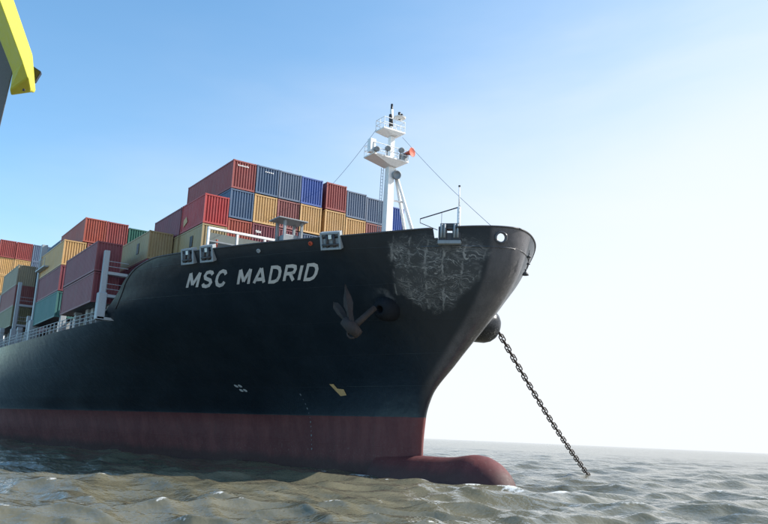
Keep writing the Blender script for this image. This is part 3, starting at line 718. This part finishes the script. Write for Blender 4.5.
def jackstaff():
    r = empty('jackstaff', (-6.4, 0, 16.35)); r.parent = ship
    MB().tube([(0, 0, 0), (0, 0, 5.0)], 0.13, 8).build('pole', M['white'], r, smooth=True)
    MB().tube([(0, 0, 5.0), (0, 0, 6.75)], 0.05, 8).build('pole_tip', M['white'], r, smooth=True)
    MB().lathe((0, 0, 6.7), (0, 0, 1), [(0, .09), (.12, .09), (.14, 0)], 8).build('truck_cap', M['dark'], r)
    mb = MB()
    for k in range(16): mb.tube([(-.25, .12, .4+k*.3), (.25, -.12, .4+k*.3)], 0.025, 5)
    for s in (-1, 1): mb.tube([(.25*s, -.12*s, 0.1), (.25*s, -.12*s, 5.1)], 0.025, 5)
    mb.build('ladder', M['white'], r)
    MB().tube([(0, 0, 5.0), (-5.0, -.1, 5.05)], 0.05, 6).build('boom', M['dark'], r, smooth=True)
    MB().tube([(-5.0, -.1, 5.05), (-5.0, -.1, 4.7), (-2.6, -.1, 3.6)], 0.035, 6).build('boom_stay', M['dark'], r, smooth=True)
    MB().tube([(-2.2, 0, 5.0), (-2.2, 0, 3.9)], 0.02, 5).build('boom_line', M['dark'], r)
jackstaff()

def bow_gear():
    # small fittings on the port side of the nose
    for (x, y, z, s) in ((0.05, 1.35, 16.5, 0.12), (-0.1, 1.45, 16.0, 0.10), (-0.45, 1.5, 15.35, 0.18)):
        MB().lathe((x, y, z), (0, 0, 1), [(-s*1.3, s*0.2), (-s*1.2, s*1.4), (-s*.2, s), (s*.4, s*.3), (s*1.4, s*.3), (s*1.5, 0)], 10).build('bow_fitting', M['dark'], ship, smooth=True)
    MB().tube([(0.1, 1.35, 16.9), (0.05, 1.4, 16.4), (-0.25, 1.5, 15.8), (-0.45, 1.5, 15.3)], 0.03, 5).build('bow_line', M['dark'], ship)
bow_gear()

def windbreak():
    r = empty('breakwater_frame', (-24, 0, 16.35)); r.parent = ship
    for k in range(6):
        y = -13.9+2.72*k; MB().box((-.10, y-.10, 0), (.10, y+.10, 4.05)).build('post', M['white'], r, bevel=0.02)
    MB().box((-.12, -14.0, 4.05), (.12, 0.0, 4.27)).build('top_beam', M['white'], r, bevel=0.02)
    for k in range(5):
        y = -13.76+2.72*k
        for z in (0.9, 1.9, 2.95): MB().box((-.1, y+.01, z), (.05, y+2.42, z+.12)).build('cross_bar', M['grey'], r)
        MB().box((-.75, y+.02, 0.02), (-.68, y+2.7, 3.95)).build('screen_plate', M['screen'], r)
        MB().tube([(-.3, y+.8, 2.6), (-.3, y+.8, 3.3)], .1, 8).build('lamp', M['glass'] if k else M['orange'], r)
windbreak()
def fore_shelter():
    r = empty('deck_shelter', (-18, -9.2, 16.35)); r.parent = ship
    MB().box((-1.0, -1.35, 4.35), (1.0, 1.4, 4.45)).build('roof', M['grey'], r, bevel=0.02)
    for x, y in ((-.8, -.6), (.6, -.6), (-.8, 1.0), (.6, 1.0)): MB().box((x-.1, y-.1, 0), (x+.1, y+.1, 4.34)).build('leg', M['grey'], r)
    MB().box((-.95, -.45, 1.6), (.45, .85, 3.2)).build('winch_housing', M['grey'], r, bevel=0.08)
fore_shelter()

# ------------------------------------------------------------------ main deck gear
def main_rail():
    xs = np.arange(-36.5, -112, -1.5)
    for side in (-1, 1):
        r = empty('deck_railing', (-36.5, side*hb(-36.5, 12.95), 12.95)); r.parent = ship; o = Vector(r.location)
        for x in xs:
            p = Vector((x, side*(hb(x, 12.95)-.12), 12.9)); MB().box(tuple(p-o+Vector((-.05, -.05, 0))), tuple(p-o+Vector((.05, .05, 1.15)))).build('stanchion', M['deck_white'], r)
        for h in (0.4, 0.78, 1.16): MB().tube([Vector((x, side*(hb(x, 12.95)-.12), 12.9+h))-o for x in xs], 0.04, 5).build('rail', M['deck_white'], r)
main_rail()
def vent(x, y, h, w):
    r = empty('deck_vent', (x, y, 12.86)); r.parent = ship
    MB().box((-w/2, -w/2, 0), (w/2, w/2, h*.78)).build('trunk', M['deck_white'], r, bevel=0.04)
    MB().box((-w*.62, -w*.62, h*.78), (w*.62, w*.62, h)).build('cowl', M['deck_white'], r, bevel=0.06)
for x, y, h, w in ((-41.5, -18.3, 2.3, .9), (-43.2, -18.4, 2.6, .9), (-46.5, -18.9, 2.0, .6), (-52.3, -19.2, 2.7, .6), (-67.5, -20.0, 3.4, .55), (-72.5, -20.2, 2.4, .5), (-83.5, -20.7, 3.2, .5), (-38.5, -17.6, 2.4, .8)):
    vent(x, y, h, w)
def lashing_bridge(x, y0, y1, z1, arms, wpost=.5, catwalk=None, tall=None):
    r = empty('lashing_bridge', (x, y0, 12.86)); r.parent = ship; H = z1-12.86
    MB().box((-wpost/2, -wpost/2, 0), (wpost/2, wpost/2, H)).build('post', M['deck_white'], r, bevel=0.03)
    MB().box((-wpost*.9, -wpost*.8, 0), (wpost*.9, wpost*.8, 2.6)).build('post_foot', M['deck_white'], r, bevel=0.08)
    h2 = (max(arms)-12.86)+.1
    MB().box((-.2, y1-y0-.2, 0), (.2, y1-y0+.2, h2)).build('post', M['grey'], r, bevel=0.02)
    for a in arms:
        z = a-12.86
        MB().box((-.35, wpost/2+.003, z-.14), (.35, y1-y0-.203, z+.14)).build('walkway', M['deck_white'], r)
        mb = MB()
        for q in (.5, 1.0): mb.tube([(.3, wpost/2, z+.14+q), (.3, y1-y0-.2, z+.14+q)], .03, 5)
        mb.build('hand_rail', M['deck_white'], r)
    MB().box((-.05, wpost/2+.003, min(arms)-12.86+.2), (.02, wpost/2+.12, h2-.1)).build('lashing_rod', M['grey'], r)
    if catwalk:
        xa, xb, z = catwalk; z -= 12.86
        MB().box((wpost/2+.003, -.75, z-.12), (xb-x, -.25, z+.05)).build('catwalk', M['deck_white'], r)
        mb = MB()
        for k in range(4): mb.tube([(wpost/2+.1+k*(xb-x-.5)/3, -.7, z), (wpost/2+.1+k*(xb-x-.5)/3, -.7, z+1.05)], .03, 5)
        mb.tube([(wpost/2+.1, -.7, z+1.05), (xb-x-.4, -.7, z+1.05)], .03, 5); mb.build('hand_rail', M['deck_white'], r)
    return r
lb = lashing_bridge(-36.1, -19.3, -17.0, 19.6, (17.4, 15.2))
MB().box((-.45, -.3, .0), (.45, 2.6, .25)).build('sponson', M['deck_white'], lb)
lashing_bridge(-64.9, -19.9, -16.5, 25.2, (21.0, 17.2), .7, (-64, -59.5, 21.6))
lashing_bridge(-77.2, -20.2, -16.5, 22.0, (18.8, 16.0), .45)
lashing_bridge(-92.0, -20.2, -16.5, 22.0, (18.8, 16.0), .5)
# hatch coamings under the stacks
for x0, x1, yy, z1 in ((-49.3, -37.2, 17.4, 14.55), (-64.5, -51.2, 18.0, 14.6), (-91, -78.4, 19, 15.9), (-113, -97, 19, 16.0), (-41.5, -31, 14, 16.2)):
    if x0 == -41.5: continue
    MB().box((x0, -yy+1.6, 12.86), (x1, yy-1.6, z1)).build('hatch_coaming', M['grey'], ship)
    for k in range(5):
        xk = x0+.4+(x1-x0-.8)*k/4
        for s in (-1, 1): MB().box((xk-.22, s*yy-.22, 12.86), (xk+.22, s*yy+.22, z1)).build('stack_pedestal', M['deck_white'], ship)
# accommodation block and funnel far aft
def house():
    r = empty('superstructure', (-215, 0, 12.86)); r.parent = ship
    for k in range(8):
        MB().box((-7, -19+k*.02, k*3.0+.01*k), (7, 19-k*.02, k*3.0+2.99)).build('deck_house', M['white'], r)
        for j in range(13): MB().box((7.003, -16.4+j*2.6, k*3.0+1.2), (7.03, -15.5+j*2.6, k*3.0+2.1)).build('window', M['dark'], r)
    MB().box((-6, -21, 24.2), (6.5, 21, 27.2)).build('bridge', M['white'], r)
    MB().box((6.503, -20, 25.5), (6.54, 20, 26.6)).build('bridge_window', M['dark'], r)
    MB().box((-22, -5, 0.1), (-14, 5, 27)).build('funnel', M['white'], r, bevel=.4)
house()

# ------------------------------------------------------------------ containers
def end_mesh(W, H, n=8, d=.085):
    """corrugated end panel in the y-z plane, outer face at x=0"""
    y0, y1 = .10, W-.10; z0, z1 = .16, H-.13; p = (y1-y0)/n; prof = []
    for i in range(n):
        a = y0+i*p; prof += [(a, 0), (a+p*.32, 0), (a+p*.5, -d), (a+p*.82, -d)]
    prof.append((y1, 0)); mb = MB()
    for y, x in prof: mb.v += [(x-.03, y, z0), (x-.03, y, z1)]
    for i in range(len(prof)-1): mb.f.append((2*i, 2*i+2, 2*i+3, 2*i+1))
    return mb.mesh('end_wall')
def side_mesh(L, H, d=.036):
    n = int(L/.40); x0, x1 = .10, L-.10; z0, z1 = .16, H-.13; p = (x1-x0)/n; prof = []
    for i in range(n):
        a = x0+i*p; prof += [(a, 0), (a+p*.3, 0), (a+p*.5, d), (a+p*.8, d)]
    prof.append((x1, 0)); mb = MB()
    for x, y in prof: mb.v += [(-x, y+.03, z0), (-x, y+.03, z1)]
    for i in range(len(prof)-1): mb.f.append((2*i, 2*i+2, 2*i+3, 2*i+1))
    return mb.mesh('side_wall')
def frame_mesh(L, W, H):
    mb = MB(); c = .12
    for x in (-c, -L):
        for y in (0, W-c): mb.box((x, y, 0), (x+c, y+c, H))
        mb.box((x+.01, c+.001, .0), (x+c-.004, W-c-.001, .17)); mb.box((x+.01, c+.001, H-.14), (x+c-.004, W-c-.001, H-.01))
    for y in (.004, W-c+.01):
        mb.box((-L+c+.001, y, .0), (-c-.001, y+.10, .17)); mb.box((-L+c+.001, y, H-.14), (-c-.001, y+.10, H-.01))
    return mb.mesh('frame')
def cast_mesh(L, W, H):
    mb = MB(); c = .18
    for x in (-c+.012, -L-.012):
        for y in (-.012, W-c+.012):
            for z in (-.006, H-.118+.006): mb.box((x, y, z), (x+c, y+c, z+.118))
    return mb.mesh('corner_castings')
def roof_mesh(L, W, H): return MB().box((-L+.12, .11, H-.10), (-.12, W-.11, H-.03)).mesh('roof_panel')
def floor_mesh(L, W, H): return MB().box((-L+.12, .11, .05), (-.12, W-.11, .13)).mesh('floor')
def door_mesh(W, H):
    mb = MB(); w = W/2-.13
    mb.box((-.09, .125, .175), (-.05, .125+w, H-.145))
    for k in range(5): mb.box((-.05, .2, .3+k*(H-.6)/5), (-.02, .02+w, .3+(k+.7)*(H-.6)/5))
    for q in (.3, .72): mb.tube([(-.0, .125+w*q, .12), (-.0, .125+w*q, H-.1)], .022, 6)
    return mb.mesh('door')
_cache = {}
def cmeshes(L, W, H):
    k = (round(L, 2), round(W, 2), round(H, 2))
    if k not in _cache:
        ms = dict(end=end_mesh(W, H), side=side_mesh(L, H), frame=frame_mesh(L, W, H), cast=cast_mesh(L, W, H), roof=roof_mesh(L, W, H), floor=floor_mesh(L, W, H), door=door_mesh(W, H))
        for m_ in ms.values(): m_.materials.append(None)
        _cache[k] = ms
    return _cache[k]
def put(name, me, mat, parent, mw=None):
    o = bpy.data.objects.new(name, me); link(o, parent); o.material_slots[0].link = 'OBJECT'; o.material_slots[0].material = mat
    if mw is not None: o.matrix_local = mw
    return o
CN = dict(red='bright red', maroon='dark maroon', rust='rusty red', brown='reddish brown', orange='orange red', yellow='ochre yellow', tan='dull tan', slate='slate blue',
    blue='navy blue', royal='royal blue', teal='teal green', green='dark green', beige='beige', grey='blue grey', olive='olive')
def container(xf, yo, z, L, H, col, label, group, doors=False, W=2.44, mark=None):
    ms = cmeshes(L, W, H); r = empty('shipping_container', (xf+rng.uniform(-.06, .06), yo+rng.uniform(-.025, .025), z)); r.rotation_euler = (0, 0, rng.uniform(-.002, .002)); mat = CM[col]
    tag(r, label, 'container', group)
    put('frame', ms['frame'], mat, r); tag(put('corner_castings', ms['cast'], mat, r), kind='stuff'); put('roof_panel', ms['roof'], mat, r); put('floor', ms['floor'], M['dark'], r)
    if doors:
        put('door', ms['door'], mat, r); put('door', ms['door'], mat, r, Matrix.Translation((0, W, 0)) @ Matrix.Scale(-1, 4, (0, 1, 0)))
    else: put('end_wall', ms['end'], mat, r)
    put('end_wall', ms['end'], mat, r, Matrix.Translation((-L, W, 0)) @ Matrix.Rotation(math.pi, 4, 'Z'))
    put('side_wall', ms['side'], mat, r); put('side_wall', ms['side'], mat, r, Matrix.Translation((-L, W, 0)) @ Matrix.Rotation(math.pi, 4, 'Z'))
    return r
ROW = lambda k: -(0.13+2.56*(k+1))          # outboard edge of starboard row k
PORT = lambda k: 0.19+2.56*k                # starboard edge of port row k
ORD = ['first', 'second', 'third', 'fourth', 'fifth', 'sixth', 'seventh', 'eighth', 'ninth']
G1 = 'containers of the front stack'; XF = -28.4
# front stack: top tier
top = ['rust', 'blue', 'slate', 'royal']; C = {}
for i, c in enumerate(top):
    C[('t', i)] = container(XF, ROW(3-i), 26.15, 12.19, 2.9, c, f'{CN[c]} container in the top row of the front stack, {ORD[i]} from left', G1)
for i, (c, dz) in enumerate((('rust', 0), ('slate', -.38), ('slate', -.45), ('royal', -.85))):
    C[('p', i)] = container(XF, PORT(i), 26.15+dz, 12.19, 2.9 if i < 2 else 2.8, c, f'{CN[c]} container in the front stack top row, ' + ('just left of two slate blue ones', 'next right of the rusty red one', 'partly behind the white mast', 'rightmost, behind the mast leg')[i], G1)
# third tier
for i, c in enumerate(['blue', 'yellow', 'brown', 'yellow']):
    C[('m', i)] = container(XF, ROW(3-i), 23.15, 12.19, 2.9, c, f'{CN[c]} container just under the front stack top row, {ORD[i]} from left', G1)
for i, c in enumerate(['yellow', 'yellow', 'brown', 'grey']):
    container(XF, PORT(i), 23.15-(0, .38, .45, .85)[i], 12.19, 2.9, c, f'{CN[c]} container under the front stack top row, {ORD[i]} right of the middle gap', G1)
for i, c in enumerate(['orange', 'maroon', 'maroon', 'slate']):
    container(XF, ROW(3-i), 20.15, 12.19, 2.9, c, f'{CN[c]} container low in the front stack, {ORD[i]} from left behind white frame', G1, doors=False)
for i, c in enumerate(['tan', 'red', 'maroon', 'brown']):
    container(XF, PORT(i), 20.15-(0, .38, .45, .85)[i], 12.19, 2.9, c, f'{CN[c]} container low in the front stack, {ORD[i]} right of the middle gap', G1)
for i in range(4):
    c = ['grey', 'tan', 'maroon', 'beige'][i]
    container(XF, ROW(3-i), 17.15, 12.19, 2.9, c, f'{CN[c]} container in the front stack bottom row behind the white frame, {ORD[i]} from left', G1)
# outboard 20 foot column
R1 = container(XF+.1, ROW(4), 22.1, 6.06, 2.88, 'red', 'bright red short container at the outer corner, above the white frame', G1)
container(XF-6.2, ROW(4), 22.1, 8.2, 2.88, 'maroon', 'dark maroon container directly behind the bright red corner container', G1)
TAN = container(XF+.1, ROW(4), 19.15, 6.06, 2.88, 'tan', 'dull tan short container under the bright red corner container', G1)
container(XF-6.2, ROW(4), 19.15, 8.2, 2.88, 'tan', 'dull tan container behind the short tan one, mostly hidden by it', G1)
container(XF+.1, ROW(4), 16.4, 6.06, 2.7, 'maroon', 'dark maroon short container at the foot of the outer corner column', G1)
# next column outboard
G2 = 'containers stepping out behind the forecastle'
YEL = container(-35.9, ROW(5), 19.45, 12.0, 2.9, 'tan', 'tan yellow container stepping out to the ship side behind the name lettering', G2)
container(-35.9, ROW(5), 16.5, 12.0, 2.9, 'maroon', 'dark red container under the tan yellow one, above the sloping bulwark', G2)
G3 = 'containers of the middle stack'
container(-36.95, -20.1, 17.65, 12.9, 2.98, 'maroon', 'dark maroon container at the ship side behind the first lashing tower, upper of two', G3)
container(-36.95, -20.1, 14.6, 12.9, 2.98, 'maroon', 'dark maroon container at the ship side behind the first lashing tower, lower of two', G3)
for k, c in enumerate(['teal', 'maroon', 'yellow']):
    container(-52.4, -20.1, 14.7+3.0*k, 12.19, 2.93, c, f'{CN[c]} container at the ship side beside the tall tower, {["bottom", "middle", "top"][k]} of three', G3)
for i, (c, h) in enumerate((('orange', 2.9), ('rust', 2.9), ('green', 2.59), ('green', 2.59))):
    container(-52.4, -18.1+2.54*i, 23.75, 12.19, h, c, f'{CN[c]} container on top of the middle stack, {ORD[i]} from the left', G3)
for i, c in enumerate(['brown', 'yellow', 'slate', 'tan']):
    container(-52.4, -17.54+2.56*i, 20.7, 12.19, 2.93, c, f'{CN[c]} container one tier below the middle stack top, {ORD[i]} inboard', G3)
for i, c in enumerate(['tan', 'brown']):
    container(-36.95, -17.54+3.2*i*0, 14.6+3.0*i, 0.0+12.0, 2.9, c, f'{CN[c]} container inboard of the dark maroon pair, {["lower", "upper"][i]}, in shade', G3) if False else None
for i in range(3):
    for k in range(4):
        c = ['maroon', 'brown', 'grey', 'slate'][k] if i == 0 else ['grey', 'slate', 'blue', 'slate'][(k+i) % 4]
        container(-65.9, -17.9+2.56*i, 14.7+2.95*k, 12.1, 2.9, c, f'{CN[c]} container behind the tall tower, {ORD[i]} column inboard, {["lowest", "second", "third", "top"][k]} tier', G3)
G4 = 'containers of the left outboard stack'
for k, c in enumerate(['olive', 'brown', 'beige']):
    container(-78.7, -20.5, 16.0+2.93*k, 12.19, 2.9, c, f'{CN[c]} container at the left ship side, {["bottom", "middle", "top"][k]} of three in shade', G4)
for k, c in enumerate(['brown', 'maroon', 'grey']):
    container(-78.7, -17.95, 16.0+2.93*k, 12.19, 2.9, c, f'{CN[c]} container one row inboard at the left, {["bottom", "middle", "top"][k]} of its column', G4)
G5 = 'containers of the far stack at the left edge'
for i in range(4):
    for k in range(4):
        c = [['tan', 'yellow', 'yellow', 'rust'], ['brown', 'tan', 'yellow', 'rust'], ['grey', 'tan', 'slate', 'slate'], ['grey', 'blue', 'grey', 'slate']][i][k]
        container(-99.8, -20.6+2.56*i, 20.6+2.95*k, 12.19, 2.9, c, f'{CN[c]} container of the far left stack, {ORD[i]} column, {["lowest", "second", "third", "top"][k]} tier', G5)
# painted lettering and stickers on a few boxes
def text_mesh(body, size):
    cu = bpy.data.curves.new('print', 'FONT'); cu.body = body; cu.size = size; cu.extrude = 0; cu.offset = size*.02
    o = bpy.data.objects.new('print', cu); link(o); dg = bpy.context.evaluated_depsgraph_get(); me = bpy.data.meshes.new_from_object(o.evaluated_get(dg)); bpy.data.objects.remove(o); return me
me = text_mesh('tex', .46); me.materials.append(M['white'])
tx_host = [o for o in bpy.data.objects if o.name.startswith('shipping_container') and 'low in the front stack, second from left' in o.get('label', '')][0]
o = link(bpy.data.objects.new('lettering', me), tx_host); o.matrix_local = Matrix.Translation((.012, .35, 2.0)) @ Matrix(((0, 0, 1, 0), (1, 0, 0, 0), (0, 1, 0, 0), (0, 0, 0, 1)))
mb = MB()
for k in range(8): mb.box((.0, .5+.15*k, 2.32), (.015, .58+.15*k, 2.32+(.13 if k % 3 else .17)))
mb.build('lettering', M['white'], C[('t', 0)])
mb = MB()
for k in range(5): mb.box((.0, .9+.2*k, 2.3), (.015, 1.0+.2*k, 2.42))
mb.build('lettering', M['white'], C[('t', 1)])
for host, x in ((TAN, -2.6), (YEL, -3.4)):
    MB().box((x-.45, -.012, 1.0), (x+.25, .02, 2.1)).build('placard', M['dark'], host)
MB().poly([(-5.2, -.02, .5), (-4.2, -.02, .9), (-4.6, -.02, 1.5), (-5.3, -.02, 1.2)], [(0, 1, 2, 3)]).build('lettering', M['mark'], R1)

# ------------------------------------------------------------------ the viewer's own boat: corner of its yellow cabin roof
def cabin():
    def P(x, y, d): 
        v = CF+CR*(x-384)/FPX+CU*(262-y)/FPX; return Vector(CAM+v*d)
    o = P(20, 60, 4.3)
    r = empty('pilot_boat_cabin', o); tag(r, 'yellow cabin roof corner of the near boat with grey post and black lamp', 'boat')
    mb = MB(); sx, sy = -34, -95
    outer = [P(12+sx, 0+sy, 4.3), P(14, 0, 4.3), P(32.5, 54, 4.3), P(35.5, 90, 4.33), P(34, 93.5, 4.3)]
    crease = [P(0+sx, 5+sy, 4.0), P(2, 5, 4.0), P(23, 62, 4.0), P(28.5, 78, 4.03), P(31, 91, 4.15)]
    lower = [P(-12+sx, 12+sy, 4.12), P(-8, 20, 4.12), P(12.5, 73, 4.12), P(9.5, 90, 4.15), P(10.5, 95.5, 4.2)]
    back = [P(-2+sx, 12+sy, 4.7), P(0, 18, 4.7), P(22, 66, 4.6), P(24, 82, 4.6), P(25, 88, 4.6)]
    rings = [outer, crease, lower, back]; n = 5
    mb.v = [tuple(p-o) for rg in rings for p in rg]
    for a in range(4):
        for k in range(n-1): mb.f.append((a*n+k, a*n+k+1, ((a+1) % 4)*n+k+1, ((a+1) % 4)*n+k))
    mb.f.append((n-1, 2*n-1, 3*n-1, 4*n-1)); mb.f.append((0, n, 2*n, 3*n))
    ob = mb.build('roof_edge', M['yellow'], r); bv = ob.modifiers.new('b', 'BEVEL'); bv.width = .012; bv.segments = 3; bv.limit_method = 'ANGLE'; bv.angle_limit = D2R(20)
    mb = MB(); q = [P(-30, -60, 4.35), P(14, 68, 4.35), P(-1, 132, 4.35), P(-40, 290, 4.35)]; q2 = [P(-30, -60, 4.6), P(10, 66, 4.6), P(-5, 132, 4.6), P(-44, 290, 4.6)]
    mb.poly([p-o for p in q+q2], [(0, 1, 2, 3), (7, 6, 5, 4), (0, 4, 5, 1), (1, 5, 6, 2), (2, 6, 7, 3), (3, 7, 4, 0)]); mb.build('window_post', M['postgrey'], r, bevel=.008)
    mb = MB(); q = [P(31, 64.5, 4.36), P(41.5, 71.5, 4.36), P(35, 82, 4.36), P(30, 80, 4.36)]; q2 = [p+Vector(CF)*.09+Vector(CR)*-.035+Vector(CU)*.01 for p in q]
    mb.poly([p-o for p in q+q2], [(0, 1, 2, 3), (7, 6, 5, 4), (0, 4, 5, 1), (1, 5, 6, 2), (2, 6, 7, 3), (3, 7, 4, 0)]); mb.build('lamp', M['black'], r, bevel=.006)
    c = P(24, 90, 4.08); MB().lathe(c-o, Vector(-CF), [(0, .007), (.006, .007), (.008, .0)], 10).build('screw', M['dark'], r)
cabin()
